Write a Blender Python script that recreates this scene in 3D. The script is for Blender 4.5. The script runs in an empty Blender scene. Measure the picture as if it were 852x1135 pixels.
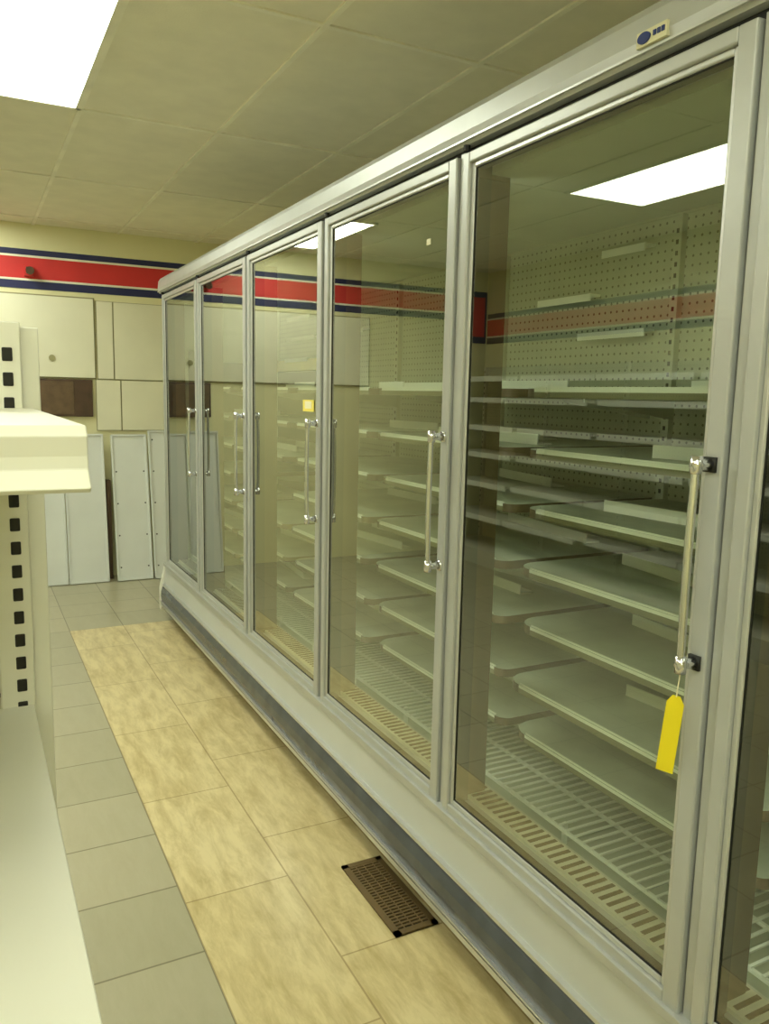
import bpy, math, random
from mathutils import Vector, Matrix
random.seed(4)
sc = bpy.context.scene
sc.view_settings.view_transform = 'Standard'
sc.view_settings.look = 'None'
sc.view_settings.exposure = 0.22

# ---------------------------------------------------------------- helpers
def lin(c):
    r = []
    for v in c[:3]:
        v = v / 255.0
        r.append(v / 12.92 if v <= 0.04045 else ((v + 0.055) / 1.055) ** 2.4)
    return (r[0], r[1], r[2], 1.0)

def mat(name, col, rough=0.5, metal=0.0, var=0.12, scale=6.0, bump=0.0, bscale=200.0):
    m = bpy.data.materials.new(name); m.use_nodes = True
    nt = m.node_tree; b = nt.nodes['Principled BSDF']
    b.inputs['Roughness'].default_value = rough
    b.inputs['Metallic'].default_value = metal
    c = lin(col)
    tc = nt.nodes.new('ShaderNodeTexCoord')
    n = nt.nodes.new('ShaderNodeTexNoise'); n.inputs['Scale'].default_value = scale
    n.inputs['Detail'].default_value = 5
    nt.links.new(tc.outputs['Object'], n.inputs['Vector'])
    r = nt.nodes.new('ShaderNodeValToRGB')
    r.color_ramp.elements[0].position = 0.3; r.color_ramp.elements[1].position = 0.7
    r.color_ramp.elements[0].color = (c[0]*(1-var), c[1]*(1-var), c[2]*(1-var), 1)
    r.color_ramp.elements[1].color = (min(1,c[0]*(1+var*.5)), min(1,c[1]*(1+var*.5)), min(1,c[2]*(1+var*.5)), 1)
    nt.links.new(n.outputs['Fac'], r.inputs['Fac'])
    nt.links.new(r.outputs['Color'], b.inputs['Base Color'])
    if bump > 0:
        n2 = nt.nodes.new('ShaderNodeTexNoise'); n2.inputs['Scale'].default_value = bscale
        nt.links.new(tc.outputs['Object'], n2.inputs['Vector'])
        bp = nt.nodes.new('ShaderNodeBump'); bp.inputs['Strength'].default_value = bump
        bp.inputs['Distance'].default_value = 0.002
        nt.links.new(n2.outputs['Fac'], bp.inputs['Height'])
        nt.links.new(bp.outputs['Normal'], b.inputs['Normal'])
    return m

def holes_mat(name, col, hole, axes=('Y', 'Z'), pitch=0.0254, rad=0.2, rough=0.5):
    """perforated metal / pegboard panel: dark holes on a regular pitch"""
    m = mat(name, col, rough)
    nt = m.node_tree; b = nt.nodes['Principled BSDF']
    base = b.inputs['Base Color'].links[0].from_socket
    tc = [n for n in nt.nodes if n.type == 'TEX_COORD'][0]
    sx = nt.nodes.new('ShaderNodeSeparateXYZ'); nt.links.new(tc.outputs['Object'], sx.inputs[0])
    outs = []
    for a in axes:
        d = nt.nodes.new('ShaderNodeMath'); d.operation = 'DIVIDE'; d.inputs[1].default_value = pitch
        nt.links.new(sx.outputs[a], d.inputs[0])
        f = nt.nodes.new('ShaderNodeMath'); f.operation = 'FRACT'; nt.links.new(d.outputs[0], f.inputs[0])
        s = nt.nodes.new('ShaderNodeMath'); s.operation = 'SUBTRACT'; s.inputs[1].default_value = 0.5
        nt.links.new(f.outputs[0], s.inputs[0])
        p = nt.nodes.new('ShaderNodeMath'); p.operation = 'MULTIPLY'
        nt.links.new(s.outputs[0], p.inputs[0]); nt.links.new(s.outputs[0], p.inputs[1])
        outs.append(p.outputs[0])
    ad = nt.nodes.new('ShaderNodeMath'); nt.links.new(outs[0], ad.inputs[0]); nt.links.new(outs[1], ad.inputs[1])
    lt = nt.nodes.new('ShaderNodeMath'); lt.operation = 'LESS_THAN'; lt.inputs[1].default_value = rad * rad
    nt.links.new(ad.outputs[0], lt.inputs[0])
    mx = nt.nodes.new('ShaderNodeMixRGB'); nt.links.new(lt.outputs[0], mx.inputs['Fac'])
    nt.links.new(base, mx.inputs['Color1']); mx.inputs['Color2'].default_value = lin(hole)
    nt.links.new(mx.outputs[0], b.inputs['Base Color'])
    return m

class MB:
    def __init__(s): s.v = []; s.f = []; s.m = []; s.mats = []
    def mi(s, m):
        if m not in s.mats: s.mats.append(m)
        return s.mats.index(m)
    def box(s, a, b, m, M=None):
        x0, x1 = sorted((a[0], b[0])); y0, y1 = sorted((a[1], b[1])); z0, z1 = sorted((a[2], b[2]))
        n = len(s.v)
        vs = [(x0,y0,z0),(x1,y0,z0),(x1,y1,z0),(x0,y1,z0),(x0,y0,z1),(x1,y0,z1),(x1,y1,z1),(x0,y1,z1)]
        if M is not None: vs = [tuple(M @ Vector(p)) for p in vs]
        s.v += vs; k = s.mi(m)
        for f in [(0,3,2,1),(4,5,6,7),(0,1,5,4),(1,2,6,5),(2,3,7,6),(3,0,4,7)]:
            s.f.append(tuple(n+i for i in f)); s.m.append(k)
    def prism(s, poly, axis, lo, hi, m, side=None):
        n = len(s.v); L = len(poly)
        def P(p, t):
            return {'y': (p[0], t, p[1]), 'x': (t, p[0], p[1]), 'z': (p[0], p[1], t)}[axis]
        s.v += [P(p, lo) for p in poly] + [P(p, hi) for p in poly]
        k = s.mi(m)
        s.f.append(tuple(range(n+L-1, n-1, -1))); s.m.append(k)
        s.f.append(tuple(range(n+L, n+2*L))); s.m.append(k)
        for i in range(L):
            j = (i+1) % L
            s.f.append((n+i, n+j, n+L+j, n+L+i)); s.m.append(s.mi(side(i)) if side else k)
    def tube(s, pts, r, m, seg=12):
        n0 = len(s.v); k = s.mi(m); pts = [Vector(p) for p in pts]
        for i, p in enumerate(pts):
            t = (pts[min(i+1, len(pts)-1)] - pts[max(i-1, 0)]).normalized()
            u = t.orthogonal().normalized() if abs(t.y) > .9 else t.cross(Vector((0,1,0))).normalized()
            w = t.cross(u)
            rr = r[i] if isinstance(r, (list, tuple)) else r
            for q in range(seg):
                a = 2*math.pi*q/seg
                s.v.append(tuple(p + (u*math.cos(a) + w*math.sin(a))*rr))
        for i in range(len(pts)-1):
            for q in range(seg):
                a = n0+i*seg+q; b = n0+i*seg+(q+1) % seg
                s.f.append((a, b, b+seg, a+seg)); s.m.append(k)
        s.f.append(tuple(n0+q for q in reversed(range(seg)))); s.m.append(k)
        e = n0+(len(pts)-1)*seg
        s.f.append(tuple(e+q for q in range(seg))); s.m.append(k)
    def make(s, name, parent=None, bevel=0, smooth=False):
        me = bpy.data.meshes.new(name); me.from_pydata(s.v, [], s.f)
        for m in s.mats: me.materials.append(m)
        for p, k in zip(me.polygons, s.m): p.material_index = k
        import bmesh
        bm = bmesh.new(); bm.from_mesh(me); bmesh.ops.recalc_face_normals(bm, faces=bm.faces); bm.to_mesh(me); bm.free()
        if smooth:
            for p in me.polygons: p.use_smooth = True
        o = bpy.data.objects.new(name, me); sc.collection.objects.link(o)
        if bevel:
            b = o.modifiers.new('bevel', 'BEVEL'); b.width = bevel; b.segments = 2; b.limit_method = 'ANGLE'
        if parent: o.parent = parent
        return o

def empty(name):
    o = bpy.data.objects.new(name, None); sc.collection.objects.link(o); return o

# ---------------------------------------------------------------- materials
M_wall   = mat('wall_paint_cream', (232,227,182), .6, var=.05, scale=2, bump=.15)
M_ceil   = mat('ceiling_tile', (240,236,214), .9, var=.05, scale=8, bump=.5, bscale=150)
M_grid   = mat('ceiling_grid', (248,245,224), .6)
M_alu    = mat('satin_aluminium', (208,209,206), .35, .6, var=.05, scale=20)
M_alu2   = mat('painted_silver_frame', (190,192,189), .38, .35, var=.05, scale=12)
M_chrome = mat('chrome', (225,226,230), .18, 1.0, var=.03)
M_white  = mat('white_enamel', (226,226,214), .35, var=.06, scale=5)
M_cool   = mat('cooler_apron', (200,203,200), .35, .0, var=.05, scale=4)
M_bump   = mat('bumper_vinyl', (80,85,92), .25, var=.18, scale=14)
M_black  = mat('black_rubber', (22,22,18), .6)
M_toe    = mat('toe_kick', (28,26,22), .7)
M_brown  = mat('brown_trim', (84,66,36), .5, var=.25, scale=9)
M_inner  = mat('interior_liner', (190,196,172), .5, var=.08, scale=4)
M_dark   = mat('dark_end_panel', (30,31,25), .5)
M_shelf  = mat('cooler_shelf_paint', (190,197,178), .4, var=.18, scale=7)
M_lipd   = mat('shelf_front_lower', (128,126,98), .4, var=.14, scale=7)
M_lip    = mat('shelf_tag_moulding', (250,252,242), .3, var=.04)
M_perf   = holes_mat('perforated_rear_panel', (184,191,166), (92,96,74), pitch=.0254, rad=.15)
M_peg    = holes_mat('pegboard_panel', (206,204,176), (140,138,112), pitch=.0254, rad=.14)
M_shelfc = mat('gondola_cream', (220,218,199), .4, var=.05, scale=4)
M_slot   = mat('slot_dark', (30,28,18), .8)
M_red    = mat('stripe_red', (210,50,48), .6, var=.06)
M_blue   = mat('stripe_navy', (38,42,86), .6, var=.06)
M_strw   = mat('stripe_white', (236,232,212), .6)
M_board  = mat('board_offwhite', (236,233,206), .5, var=.05, scale=3)
M_seam   = mat('board_edge', (160,154,112), .7)
M_wood   = mat('brown_panel', (84,62,44), .5, var=.3, scale=10)
M_yellow = mat('yellow_tag', (240,220,30), .5, var=.03)
M_paper  = mat('paper_label', (232,226,190), .6)
M_yband  = mat('yellow_strip', (236,218,100), .5)
M_vent   = mat('bronze_floor_register', (122,102,68), .45, .2, var=.2)
M_sheet  = mat('white_sheet_metal', (228,231,226), .4, var=.06, scale=3)

def glass_mat():
    m = bpy.data.materials.new('door_glass'); m.use_nodes = True
    nt = m.node_tree; nt.nodes.clear()
    out = nt.nodes.new('ShaderNodeOutputMaterial')
    mix = nt.nodes.new('ShaderNodeMixShader')
    tr = nt.nodes.new('ShaderNodeBsdfTransparent'); tr.inputs[0].default_value = (.90,.96,.87,1)
    gl = nt.nodes.new('ShaderNodeBsdfGlossy'); gl.inputs['Roughness'].default_value = 0.0
    gl.inputs['Color'].default_value = (.98,1,.94,1)
    fr = nt.nodes.new('ShaderNodeFresnel'); fr.inputs['IOR'].default_value = 1.5
    mu = nt.nodes.new('ShaderNodeMath'); mu.operation = 'MULTIPLY'; mu.inputs[1].default_value = 3.4; mu.use_clamp = True
    mn = nt.nodes.new('ShaderNodeMath'); mn.operation = 'MINIMUM'; mn.inputs[1].default_value = .46
    nt.links.new(fr.outputs[0], mu.inputs[0]); nt.links.new(mu.outputs[0], mn.inputs[0]); nt.links.new(mn.outputs[0], mix.inputs[0])
    nt.links.new(tr.outputs[0], mix.inputs[1]); nt.links.new(gl.outputs[0], mix.inputs[2])
    nt.links.new(mix.outputs[0], out.inputs[0])
    return m
M_glass = glass_mat()

def emis(name, col, st):
    m = bpy.data.materials.new(name); m.use_nodes = True
    nt = m.node_tree; nt.nodes.clear()
    out = nt.nodes.new('ShaderNodeOutputMaterial'); e = nt.nodes.new('ShaderNodeEmission')
    e.inputs[0].default_value = (*col, 1); e.inputs[1].default_value = st
    nt.links.new(e.outputs[0], out.inputs[0]); return m
M_light = emis('troffer_diffuser', (.95, 1.0, .83), 10.2)
M_fill = emis('case_fill_glow', (.95, 1.0, .82), 3.0)  # glow added to brighten the otherwise unlit cooler interior

# ---------------------------------------------------------------- floor material
def floor_material():
    m = bpy.data.materials.new('floor_tiles'); m.use_nodes = True
    nt = m.node_tree; N = nt.nodes.new; L = nt.links.new
    b = nt.nodes['Principled BSDF']; b.inputs['Roughness'].default_value = .3
    tc = N('ShaderNodeTexCoord'); sx = N('ShaderNodeSeparateXYZ'); L(tc.outputs['Object'], sx.inputs[0])
    def brick(vec, w, h, off, c1, c2, mo, ms=.004):
        t = N('ShaderNodeTexBrick'); t.offset = off; t.offset_frequency = 2
        t.inputs['Scale'].default_value = 1; t.inputs['Brick Width'].default_value = w
        t.inputs['Row Height'].default_value = h; t.inputs['Mortar Size'].default_value = ms
        t.inputs['Mortar Smooth'].default_value = .1
        t.inputs['Color1'].default_value = lin(c1); t.inputs['Color2'].default_value = lin(c2)
        t.inputs['Mortar'].default_value = lin(mo); L(vec, t.inputs['Vector']); return t
    mp = N('ShaderNodeMapping'); mp.inputs['Location'].default_value = (-.476+.305*20, -.02+.305*30, 0)
    L(tc.outputs['Object'], mp.inputs[0])
    g = brick(mp.outputs[0], .305, .305, 0, (184,178,150), (175,170,142), (130,124,98), .003)
    cx = N('ShaderNodeCombineXYZ'); ay = N('ShaderNodeMath'); ay.inputs[1].default_value = 9.3
    ax = N('ShaderNodeMath'); ax.inputs[1].default_value = -.476+.305*2
    L(sx.outputs['Y'], ay.inputs[0]); L(sx.outputs['X'], ax.inputs[0])
    L(ay.outputs[0], cx.inputs[0]); L(ax.outputs[0], cx.inputs[1])
    y = brick(cx.outputs[0], .61, .305, .37, (228,212,164), (222,205,155), (184,162,114), .0025)
    n = N('ShaderNodeTexNoise'); n.inputs['Scale'].default_value = 13; n.inputs['Detail'].default_value = 10
    n.inputs['Distortion'].default_value = .3; n.inputs['Roughness'].default_value = .7
    m2 = N('ShaderNodeMapping'); m2.inputs['Scale'].default_value = (1.5,.35,1); L(tc.outputs['Object'], m2.inputs[0]); L(m2.outputs[0], n.inputs['Vector'])
    r = N('ShaderNodeValToRGB'); r.color_ramp.elements[0].position = .36; r.color_ramp.elements[1].position = .60
    r.color_ramp.elements[0].color = (.58,.52,.36,1); r.color_ramp.elements[1].color = (1.0,1.0,1.0,1)
    L(n.outputs['Fac'], r.inputs[0])
    mu = N('ShaderNodeMixRGB'); mu.blend_type = 'MULTIPLY'; mu.inputs[0].default_value = .68
    L(y.outputs[0], mu.inputs[1]); L(r.outputs[0], mu.inputs[2])
    mg = N('ShaderNodeMixRGB'); mg.blend_type = 'MULTIPLY'; mg.inputs[0].default_value = .15
    L(g.outputs[0], mg.inputs[1]); L(r.outputs[0], mg.inputs[2])
    def cmp(sock, op, v):
        c = N('ShaderNodeMath'); c.operation = op; c.inputs[1].default_value = v; L(sock, c.inputs[0]); return c.outputs[0]
    def mul(a, c):
        q = N('ShaderNodeMath'); q.operation = 'MULTIPLY'; L(a, q.inputs[0]); L(c, q.inputs[1]); return q.outputs[0]
    mask = mul(cmp(sx.outputs['X'], 'GREATER_THAN', .476), cmp(sx.outputs['Y'], 'LESS_THAN', 4.90))
    fx = N('ShaderNodeMixRGB'); L(mask, fx.inputs[0]); L(mg.outputs[0], fx.inputs[1]); L(mu.outputs[0], fx.inputs[2])
    L(fx.outputs[0], b.inputs['Base Color'])
    return m

# ---------------------------------------------------------------- room
CAMH = 1.42
CEIL = 2.56
XL, XR, YB, YF = -2.22, 1.98, -2.6, 6.32
def room(name, a, b, m):
    q = MB(); q.box(a, b, m); return q.make(name)
room('floor', (XL-.1, YB-.1, -.1), (XR+.1, YF+.1, 0), floor_material())
room('wall_back', (XL-.1, YF, 0), (XR+.1, YF+.1, CEIL), M_wall)
room('wall_left', (XL-.1, YB, 0), (XL, YF, CEIL), M_wall)
room('wall_right', (XR, YB, 0), (XR+.1, YF, CEIL), M_wall)
room('wall_front', (XL-.1, YB-.1, 0), (XR+.1, YB, CEIL), M_wall)
room('ceiling', (XL-.1, YB-.1, CEIL), (XR+.1, YF+.1, CEIL+.1), M_ceil)
q = MB(); x = .47 - .575*4
gx = []
while x < XR:
    if x > XL: gx.append(x)
    x += .575
for x in gx: q.box((x-.010, YB, CEIL-.007), (x+.010, YF, CEIL+.001), M_grid)
y = 3.67 - 1.2*5
while y < YF:
    if y > YB: q.box((XL, y-.010, CEIL-.0065), (XR, y+.010, CEIL+.001), M_grid)
    y += 1.2
q.make('trim_1')
q = MB()
def band(z0, z1, m, dz):
    q.box((XL+.01, YF-.004, z0), (XR, YF+.01, z1), m)
    q.box((XL-.01, YB+.1, z0-dz), (XL+.004, YF-.02, z1-dz), m)
band(2.345, 2.385, M_blue, .2); band(2.330, 2.345, M_strw, .2); band(2.185, 2.330, M_red, .2)
band(2.170, 2.185, M_strw, .2); band(2.115, 2.170, M_blue, .2)
q.box((XL+.01, YF-.006, 1.92), (XL+.20, YF+.01, 2.385), M_blue)
q.box((XL+.03, YF-.008, 1.98), (XL+.16, YF+.01, 2.335), M_red)
q.make('trim_2')
# boards on back wall
q = MB()
q.box((-1.0, YF-.012, 1.495), (.862, YF, 2.082), M_seam); q.box((-.99, YF-.022, 1.505), (.852, YF-.010, 2.072), M_board)
q.tube([(.56, YF-.02, 1.64), (.56, YF-.03, 1.64)], .022, M_seam, 14)
q.make('wall_board')
q = MB()
for (x0, x1, z0, z1) in [(.875,.985,1.50,2.06),(.995,1.40,1.50,2.06),(.86,1.03,1.12,1.49),(1.04,1.42,1.12,1.49)]:
    q.box((x0-.004, YF-.010, z0-.004), (x1+.004, YF, z1+.004), M_seam); q.box((x0, YF-.018, z0), (x1, YF-.008, z1), M_board)
q.make('wall_board')
q = MB()
q.box((.40, YF-.03, 1.22), (.83, YF, 1.49), M_wood)
M_wf = mat('brown_panel_face', (108,86,62), .4, var=.3, scale=14)
q.box((.415, YF-.034, 1.235), (.70, YF-.028, 1.475), M_wf)
q.make('brown_wood_panel', bevel=.003)
q = MB()
q.box((.40, YF-.05, 2.20), (.46, YF, 2.27), M_red); q.box((.41, YF-.09, 2.215), (.45, YF-.05, 2.255), M_wood)
q.tube([(.43, YF-.13, 2.225), (.43, YF-.08, 2.235)], [.028, .012], M_wood, 12)
q.make('alarm_horn')

def lean(name, x0, x1, h, y0, tilt, holes=True, m=M_sheet):
    q = MB(); w = x1-x0
    q.box((0, 0, 0), (w, .012, h), m)
    q.box((0, -.012, 0), (.014, 0, h), m); q.box((w-.014, -.012, 0), (w, 0, h), m)
    q.box((0, -.012, h-.014), (w, 0, h), m); q.box((0, -.012, 0), (w, 0, .014), m)
    if holes:
        k = .1
        while k < h-.05:
            for xx in (w-.03, .03): q.tube([(xx, .001, k), (xx, -.004, k)], .006, M_slot, 8)
            k += .24
    o = q.make(name, bevel=.002)
    o.location = (x0, y0, .003); o.rotation_euler = (-tilt, 0, 0)
    return o
lean('sheet_metal_panel', .36, .60, 1.12, 6.11, .13, holes=False)
lean('sheet_metal_panel', .605, .885, 1.10, 6.10, .13, holes=False)
lean('sheet_metal_panel', .94, 1.20, 1.10, 6.08, .16)
lean('sheet_metal_panel', 1.21, 1.44, 1.13, 6.06, .16)
q = MB(); q.box((.895, 6.19, 0), (.925, 6.28, .75), M_wood); q.make('dark_gap_strip')  # dark strip standing in for the dark gap between the leaning panels

# ---------------------------------------------------------------- ceiling lights
def troffer(x0, x1, y0, y1):
    q = MB(); z = CEIL; t = .02
    for a, b in [((x0,y0),(x1,y0+t)), ((x0,y1-t),(x1,y1)), ((x0,y0),(x0+t,y1)), ((x1-t,y0),(x1,y1))]:
        q.box((a[0],a[1],z-.012), (b[0],b[1],z+.002), M_grid)
    q.box((x0+t, y0+t, z-.009), (x1-t, y1-t, z-.003), M_light)
    q.make('ceiling_light_troffer')
troffer(-.12, .468, 2.46, 3.66)
troffer(-1.46, -.88, 2.45, 3.66)
troffer(-.38, .195, 4.95, 6.05)
troffer(-.12, .468, -1.15, .05)  # unseen troffer behind the camera, added for overall fill
troffer(-1.46, -.88, -.10, 1.10)  # unseen troffer added opposite the doors to light the cooler interior
troffer(-1.46, -.88, -2.4, -1.2)  # another unseen one, added to raise the general brightness

# ---------------------------------------------------------------- display cooler
cooler = empty('glass_door_display_refrigerator')
D = 1.05            # door front plane
P = .81             # door pitch
Y0 = .861 - 2*P     # near end of doors
ND = 7
Y1 = .861 + 5*P     # far end
Yn, Yf = Y0-.05, Y1+.0
ZB, ZT = .364, 1.976
XBK = 1.88
q = MB()
q.box((1.13, Yn, ZT-.02), (XBK, Yf+.02, 2.06), M_cool)
q.box((1.80, Yn, .12), (XBK, Yf+.02, ZT), M_cool)
q.box((1.10, Yn, .12), (XBK, Yf+.02, .335), M_cool)
q.box((1.16, Yn+.1, 0), (XBK, Yf-.05, .12), M_toe)
q.make('cabinet_shell', cooler)
q = MB()
prof = [(1.085,.10),(XBK,.10),(XBK,2.06),(1.06,2.06),(1.06,.36),(1.085,.34)]
q.prism(prof, 'y', Yf, Yf+.035, M_white)
q.prism(prof, 'y', Yn-.035, Yn, M_white)
q.make('end_panels', cooler, bevel=.004)
q = MB()
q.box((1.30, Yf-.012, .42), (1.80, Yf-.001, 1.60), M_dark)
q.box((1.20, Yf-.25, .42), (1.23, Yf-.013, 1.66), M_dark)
q.box((1.12, Yf-.010, .36), (1.30, Yf-.001, 1.95), M_inner)
q.box((1.30, Yf-.010, 1.60), (1.80, Yf-.001, 1.95), M_inner)
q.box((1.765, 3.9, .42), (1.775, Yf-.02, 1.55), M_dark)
q.box((1.74, 3.7, 1.555), (1.775, Yf-.02, 1.62), M_yband)
q.make('interior_end', cooler)
q = MB()
hp = [(1.045,1.992),(1.12,1.985),(1.12,2.085),(1.07,2.085),(1.052,2.078),(1.040,2.06),(1.036,2.02),(1.040,2.0)]
q.prism(hp, 'y', Yn-.03, Yf+.035, M_alu2)
q.box((1.033, Yn-.03, 1.998), (1.04, Yf+.035, 2.002), M_alu)
q.make('header_rail', cooler)
q = MB(); ql = MB()
q.box((1.062, Yn, ZT-.01), (1.12, Yf, 1.99), M_black)
q.box((1.062, Yn, .335), (1.12, Yf, ZB+.012), M_alu2)
for k in range(ND+1):
    yy = Y0 + k*P - .014
    q.box((1.066, yy-.030, .34), (1.115, yy+.030, ZT), M_black)
    q.box((1.054, yy-.009, .345), (1.070, yy+.009, ZT+.005), M_alu2)
    q.box((1.116, yy-.020, .38), (1.150, yy+.020, ZT-.03), M_brown)
    for s_ in (-1, 1): q.box((1.148, yy+s_*.020, .38), (1.175, yy+s_*.016, ZT-.03), M_brown)
    if 0 < k < ND: ql.box((1.1505, yy-.012, .45), (1.158, yy+.012, ZT-.08), M_fill)  # added glowing strips, hidden behind the mullions, lift the interior
q.make('door_mullions', cooler)
ql.make('added_fill_strips', cooler)
q = MB()
q.prism([(1.035,.345),(1.10,.345),(1.10,.366),(1.035,.366)], 'y', Yn-.03, Yf+.03, M_alu2)
q.prism([(1.045,.22),(1.11,.22),(1.11,.345),(1.052,.345)], 'y', Yn-.03, Yf+.03, M_cool)
q.make('apron', cooler, bevel=.002)
q = MB()
bp = [(1.03,.105),(1.12,.105),(1.12,.222),(1.045,.222),(1.030,.205),(1.022,.18),(1.020,.15),(1.024,.12)]
q.prism(bp, 'y', Yn-.03, Yf+.05, M_bump)
q.box((1.030, Yn-.03, .216), (1.06, Yf+.05, .226), M_alu)
q.box((1.018, Yn-.03, .092), (1.06, Yf+.05, .108), M_alu)
q.box((1.015, Yn-.03, .116), (1.024, Yf+.05, .121), M_alu)
q.make('bumper_rail', cooler)
q = MB(); q.box((1.09, Yn, 0), (1.12, Yf, .11), M_toe); q.make('toe_kick', cooler)
q = MB(); q.prism([(1.015,.06),(1.12,.06),(1.12,.34),(1.05,.34),(1.015,.20)], 'y', Yf+.035, Yf+.075, M_white)
q.make('bumper_end_cap', cooler, bevel=.01)

# doors
def ring(q, ya, yb, za, zb, w, wt, x0, x1, m, wn=None):
    wn = wn or w
    q.box((x0, ya, za), (x1, ya+wn, zb), m); q.box((x0, yb-w, za), (x1, yb, zb), m)
    q.box((x0, ya+wn, zb-wt), (x1, yb-w, zb), m); q.box((x0, ya+wn, za), (x1, yb-w, za+wt), m)
for k in range(ND):
    ya = Y0 + k*P; yb = ya + P - .028
    fr = MB(); x0, x1 = D, D+.028
    ring(fr, ya, yb, ZB, ZT, .026, .024, x0-.006, x1, M_alu2, .034)
    ring(fr, ya+.034, yb-.026, ZB+.024, ZT-.024, .012, .012, x0+.002, x1, M_alu)
    fr.make('door_frame_%d' % (k+1), cooler, bevel=.003)
    g = MB(); ring(g, ya+.044, yb-.036, ZB+.034, ZT-.034, .004, .004, x0+.006, x1, M_black)
    g.make('door_gasket_%d' % (k+1), cooler)
    gl = bpy.data.meshes.new('door_glass'); gx0 = D+.008
    gl.from_pydata([(gx0, ya+.044, ZB+.034),(gx0, yb-.036, ZB+.034),(gx0, yb-.036, ZT-.034),(gx0, ya+.044, ZT-.034)], [], [(0,3,2,1)])
    gl.materials.append(M_glass); go = bpy.data.objects.new('door_glass_%d' % (k+1), gl); sc.collection.objects.link(go); go.parent = cooler
    h = MB(); yh = ya + .020
    pts = []; za, zb = .985, 1.335
    for i in range(17):
        t = i/16; pts.append((D-.040 - .003*math.sin(math.pi*t), yh, za + (zb-za)*t))
    rr = [.0060 + .0008*math.sin(math.pi*i/16) for i in range(17)]
    h.tube(pts, rr, M_chrome, 14)
    for z in (za+.012, zb-.012):
        h.tube([(D-.046, yh, z), (D-.03, yh, z), (D-.004, yh, z)], [.009, .008, .011], M_chrome, 14)
        h.tube([(D-.040, yh, z-.014), (D-.040, yh, z+.014)], .0095, M_chrome, 14)
        if k == 2: h.box((D-.012, yh-.011, z-.012), (D-.004, yh+.011, z+.012), M_black)
        else: h.box((D-.010, yh-.011, z-.012), (D-.004, yh+.011, z+.012), M_chrome)
    h.make('door_handle_%d' % (k+1), cooler, smooth=True)
    s = MB(); s.tube([(D-.004, yb-.012, ZT+.004), (D-.004, yb-.012, ZT+.016)], .008, M_black, 10)
    s.make('hinge_pin_%d' % (k+1), cooler)

q = MB()
q.box((1.775, Yn, .42), (1.80, Yf-.013, 1.955), M_perf)
q.box((1.12, Yn, 1.94), (1.775, Yf-.013, 1.956), M_inner)
for k in range(ND+1):
    yy = Y0 + k*P - .0175
    q.box((1.755, yy-.014, .42), (1.776, yy+.014, 1.93), M_inner)
    z = .5
    while z < 1.9:
        q.box((1.7535, yy-.004, z), (1.756, yy+.004, z+.012), M_slot); z += .03
q.make('interior_liner', cooler)
q = MB()
q.box((1.12, Yn, .335), (1.79, Yf-.013, .345), M_inner)
q.box((1.12, Yn, .345), (1.20, Yf-.013, .385), M_shelfc)
y = Yn + .03
while y < Yf-.03:
    q.box((1.128, y, .3845), (1.190, y+.010, .3865), M_brown); y += .024
q.make('air_return_grille', cooler)
q = MB()
y = Yn + .03
while y < Yf-.03:
    q.box((1.21, y, .408), (1.76, y+.006, .412), M_lip); y += .028
for x in (1.21, 1.34, 1.48, 1.62, 1.755): q.box((x, Yn+.02, .400), (x+.007, Yf-.02, .408), M_lip)
for k in range(ND*2):
    for x in (1.24, 1.73): q.box((x, Yn+.2+k*.4, .345), (x+.01, Yn+.21+k*.4, .40), M_lip)
q.make('bottom_deck_wire_racks', cooler)

shz = [1.445, 1.295, 1.145, .995, .845, .695, .555]
q = MB(); lo = MB()
for k in range(ND):
    ya = Y0 + k*P + .004; yb = Y0 + (k+1)*P - .030
    for i, z in enumerate(shz):
        if k == 5 and i in (3,): continue
        xf = 1.235 + random.uniform(-.015,.015)
        R = .07; R2 = .035; poly = [(1.75, ya), (1.75, yb)]
        for t in range(0, 9):
            a = math.pi/2*t/8
            poly.append((xf+R - R*math.sin(a), yb-R + R*math.cos(a)))
        for t in range(0, 9):
            a = math.pi/2*t/8
            poly.append((xf+R2 - R2*math.cos(a), ya+R2 - R2*math.sin(a)))
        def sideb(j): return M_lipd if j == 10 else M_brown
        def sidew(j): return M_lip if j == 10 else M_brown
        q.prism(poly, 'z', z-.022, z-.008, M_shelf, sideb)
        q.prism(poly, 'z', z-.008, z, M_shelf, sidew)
        q.box((xf+.003, ya+R2, z), (xf+.006, yb-R, z+.004), M_lip)
        for yy in (ya+.02, yb-.03):
            q.prism([(1.42, z-.031), (1.74, z-.075), (1.74, z-.022), (1.42, z-.022)], 'y', yy, yy+.006, M_shelf)
        for rep in range(2):
            if random.random() < .75:
                L = random.uniform(.22,.5); yy = random.uniform(ya+.05, yb-.1-L); xx = random.uniform(1.36, 1.48) if rep else random.uniform(1.54, 1.64)
                M = Matrix.Translation((xx, yy, z)) @ Matrix.Rotation(random.uniform(-.15,.15), 4, 'Z')
                lo.box((0,0,0.001), (.05, L, .006), M_lip, M); lo.box((0,0,.006), (.004, L, .03), M_lip, M)
    for z in (1.62, 1.74, 1.86):
        if random.random() < .8:
            L = random.uniform(.15,.45); yy = ya+random.uniform(0, .7-L)
            q.box((1.735, yy, z), (1.774, yy+L, z+.008), M_lip); q.box((1.731, yy, z-.014), (1.735, yy+L, z+.008), M_lip)
q.make('shelves', cooler)
lo.make('loose_tag_mouldings', cooler)

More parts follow.
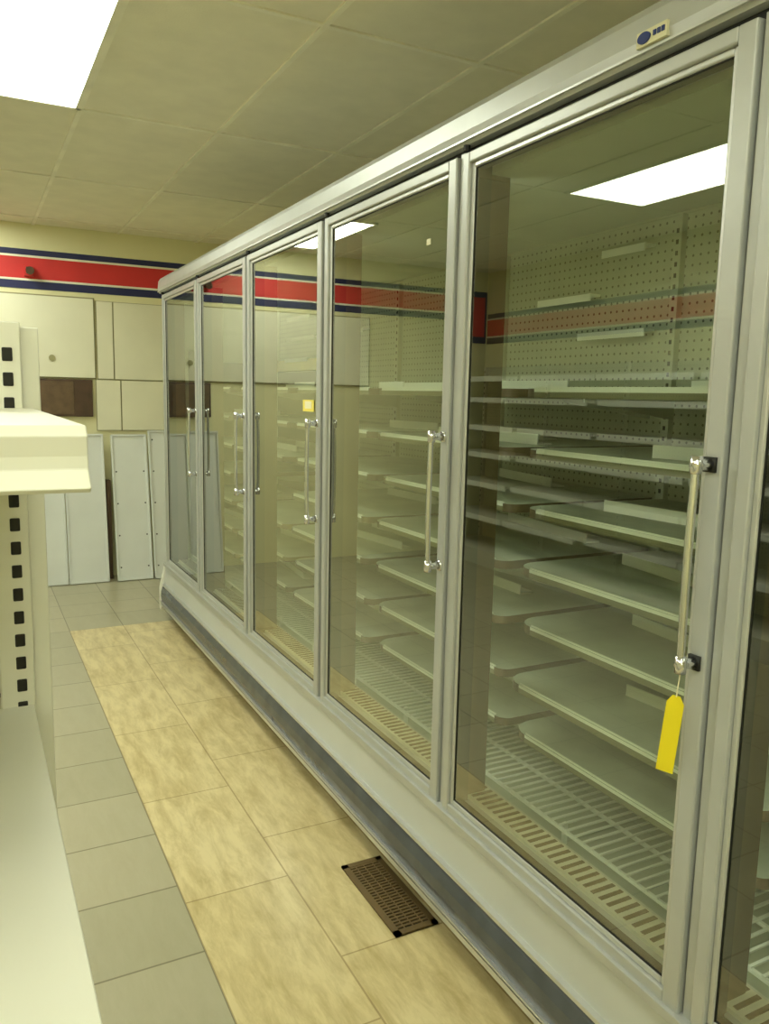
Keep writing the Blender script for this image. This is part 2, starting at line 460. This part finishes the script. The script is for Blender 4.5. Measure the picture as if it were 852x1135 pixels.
q = MB(); q.box((1.031, 1.034, 2.007), (1.040, 1.100, 2.031), M_paper)
M_badge = mat('badge_blue', (30,50,120), .3)
q.prism([(1.082+.014*math.cos(2*math.pi*i/24), 2.019+.009*math.sin(2*math.pi*i/24)) for i in range(24)], 'x', 1.028, 1.032, M_badge)
for i in range(3): q.box((1.029, 1.038+i*.009, 2.016), (1.032, 1.044+i*.009, 2.024), M_badge)
q.v = [(v[0], v[1]-.008, v[2]) for v in q.v]
q.make('nameplate', cooler)
q = MB(); yh = Y0+2*P+.020
M = Matrix.Translation((D-.040, yh, .975)) @ Matrix.Rotation(.10, 4, 'X')
q.prism([(-.014,-.17),(.014,-.17),(.014,-.045),(.006,-.032),(-.006,-.032),(-.014,-.045)], 'x', -.0008, .0008, M_yellow)
q.v = [tuple(M @ (Matrix.Rotation(.5, 4, 'Z') @ Vector(v))) for v in q.v]
q.tube([M @ Vector((0,0,.01)), M @ Vector((0,0,-.034))], .0012, M_paper, 6)
q.make('yellow_hang_tag', cooler)
q = MB()
q.box((D+.0055, 2.56, 1.36), (D+.0065, 2.66, 1.40), M_yband); q.box((D+.005, 2.58, 1.37), (D+.006, 2.64, 1.395), M_paper)
q.box((D+.0055, 1.80, 1.80), (D+.0065, 1.82, 1.815), M_paper)
q.make('door_stickers', cooler)

# ---------------------------------------------------------------- floor register
q = MB(); a = (.94, 1.68); b = (1.07, 2.03)
q.box((a[0], a[1], .0005), (b[0], b[1], .003), M_slot)
for (p, r_) in [((a[0],a[1]),(b[0],a[1]+.018)), ((a[0],b[1]-.018),(b[0],b[1])), ((a[0],a[1]),(a[0]+.018,b[1])), ((b[0]-.018,a[1]),(b[0],b[1]))]:
    q.box((p[0],p[1],.001), (r_[0],r_[1],.007), M_vent)
y = a[1]+.026
while y < b[1]-.02:
    q.box((a[0]+.015, y, .002), (b[0]-.015, y+.007, .006), M_vent); y += .013
for x in (.975, 1.0, 1.03): q.box((x, a[1], .002), (x+.004, b[1], .0065), M_vent)
q.make('floor_vent_register')

# ---------------------------------------------------------------- near gondola shelf
gon = empty('gondola_shelving')
XG = .062; YG = .95
q = MB()
z0, z1 = 0, 1.487
for xp in (0.018, -1.2):
    q.box((xp, YG-.03, z0), (xp+.034, YG+.03, z1), M_shelfc)
    q.box((xp+.034, YG-.02, z0), (xp+.052, YG+.04, z1-.004), M_shelfc)
    z = .05
    while z < z1-.02:
        q.box((xp+.016, YG-.0315, z), (xp+.026, YG-.029, z+.014), M_slot)
        z += .0254
q.make('uprights', gon, bevel=.0015)
q = MB(); q.box((-1.2, YG, .1), (0.02, YG+.012, 1.46), M_peg)
q.make('back_panel', gon)
q = MB()
def gshelf(zt, yfr, lip, xg=XG):
    pr = [(YG-.03, zt), (YG-.03, zt-.012), (yfr+.03, zt-.012), (yfr+.012, zt-.022), (yfr-.004, zt-lip+.004), (yfr-.010, zt-lip),
          (yfr-.014, zt-lip+.003), (yfr-.004, zt-.026), (yfr-.003, zt-.018), (yfr-.004, zt-.006), (yfr+.002, zt)]
    q.prism(pr, 'x', -1.2, xg, M_shelfc)
gshelf(CAMH-.021, .50, .039)
gshelf(1.075, .36, .047, .050)
gshelf(.70, .40, .047, .047)
q.box((-1.2, .36, .02), (.047, YG, .16), M_shelfc)
q.make('shelf_decks', gon, bevel=.001)

# ---------------------------------------------------------------- wall shelving on left wall (seen mirrored in glass)
def wall_gondola(name, y0, y1, ht, depth, zs, xb=XL+.02):
    e = empty(name)
    q = MB(); q.box((xb, y0, .12), (xb+.03, y1, ht), M_peg)
    q.box((xb, y0, 0), (xb+depth, y1, .13), M_shelfc)
    n = max(1, round((y1-y0)/1.0)); w = (y1-y0)/n
    for i in range(n+1):
        yy = y0+i*w; q.box((xb+.03, yy-.015, 0), (xb+.06, yy+.015, ht), M_shelfc)
        z = .2
        while z < ht-.03: q.box((xb+.059, yy-.005, z), (xb+.0615, yy+.005, z+.02), M_slot); z += .05
    q.make('frame', e)
    q = MB()
    for i in range(n):
        for j, z in enumerate(zs):
            d = depth - .02 - .06*(j > 1) - random.uniform(0,.08)
            q.box((xb+.04, y0+i*w+.02, z-.02), (xb+d, y0+(i+1)*w-.02, z), M_shelfc)
            q.box((xb+d-.004, y0+i*w+.02, z-.04), (xb+d+.006, y0+(i+1)*w-.02, z+.004), M_lip)
    q.make('shelves', e)
wall_gondola('wall_shelving', 2.6, 6.2, 1.70, .48, [.42,.70,.95,1.18,1.42,1.60])

# ---------------------------------------------------------------- camera
yaw, p, r = math.radians(27.6), math.radians(8.3), math.radians(1.24)
F = Vector((math.sin(yaw)*math.cos(p), math.cos(yaw)*math.cos(p), -math.sin(p)))
R = Vector((math.cos(yaw), -math.sin(yaw), 0))
U = Vector((math.sin(yaw)*math.sin(p), math.cos(yaw)*math.sin(p), math.cos(p)))
ex = R*math.cos(r) + U*math.sin(r); ey = U*math.cos(r) - R*math.sin(r)
cam = bpy.data.objects.new('camera', bpy.data.cameras.new('camera')); sc.collection.objects.link(cam)
Mx = Matrix((ex, ey, -F)).transposed().to_4x4(); Mx.translation = (0, 0, CAMH)
cam.matrix_world = Mx
cam.data.sensor_fit = 'VERTICAL'; cam.data.sensor_height = 36; cam.data.lens = 883/1135*36
cam.data.clip_start = .02
sc.camera = cam
w = bpy.data.worlds.new('world'); sc.world = w; w.use_nodes = True
w.node_tree.nodes['Background'].inputs[0].default_value = (.9,.95,.8,1)
w.node_tree.nodes['Background'].inputs[1].default_value = .1
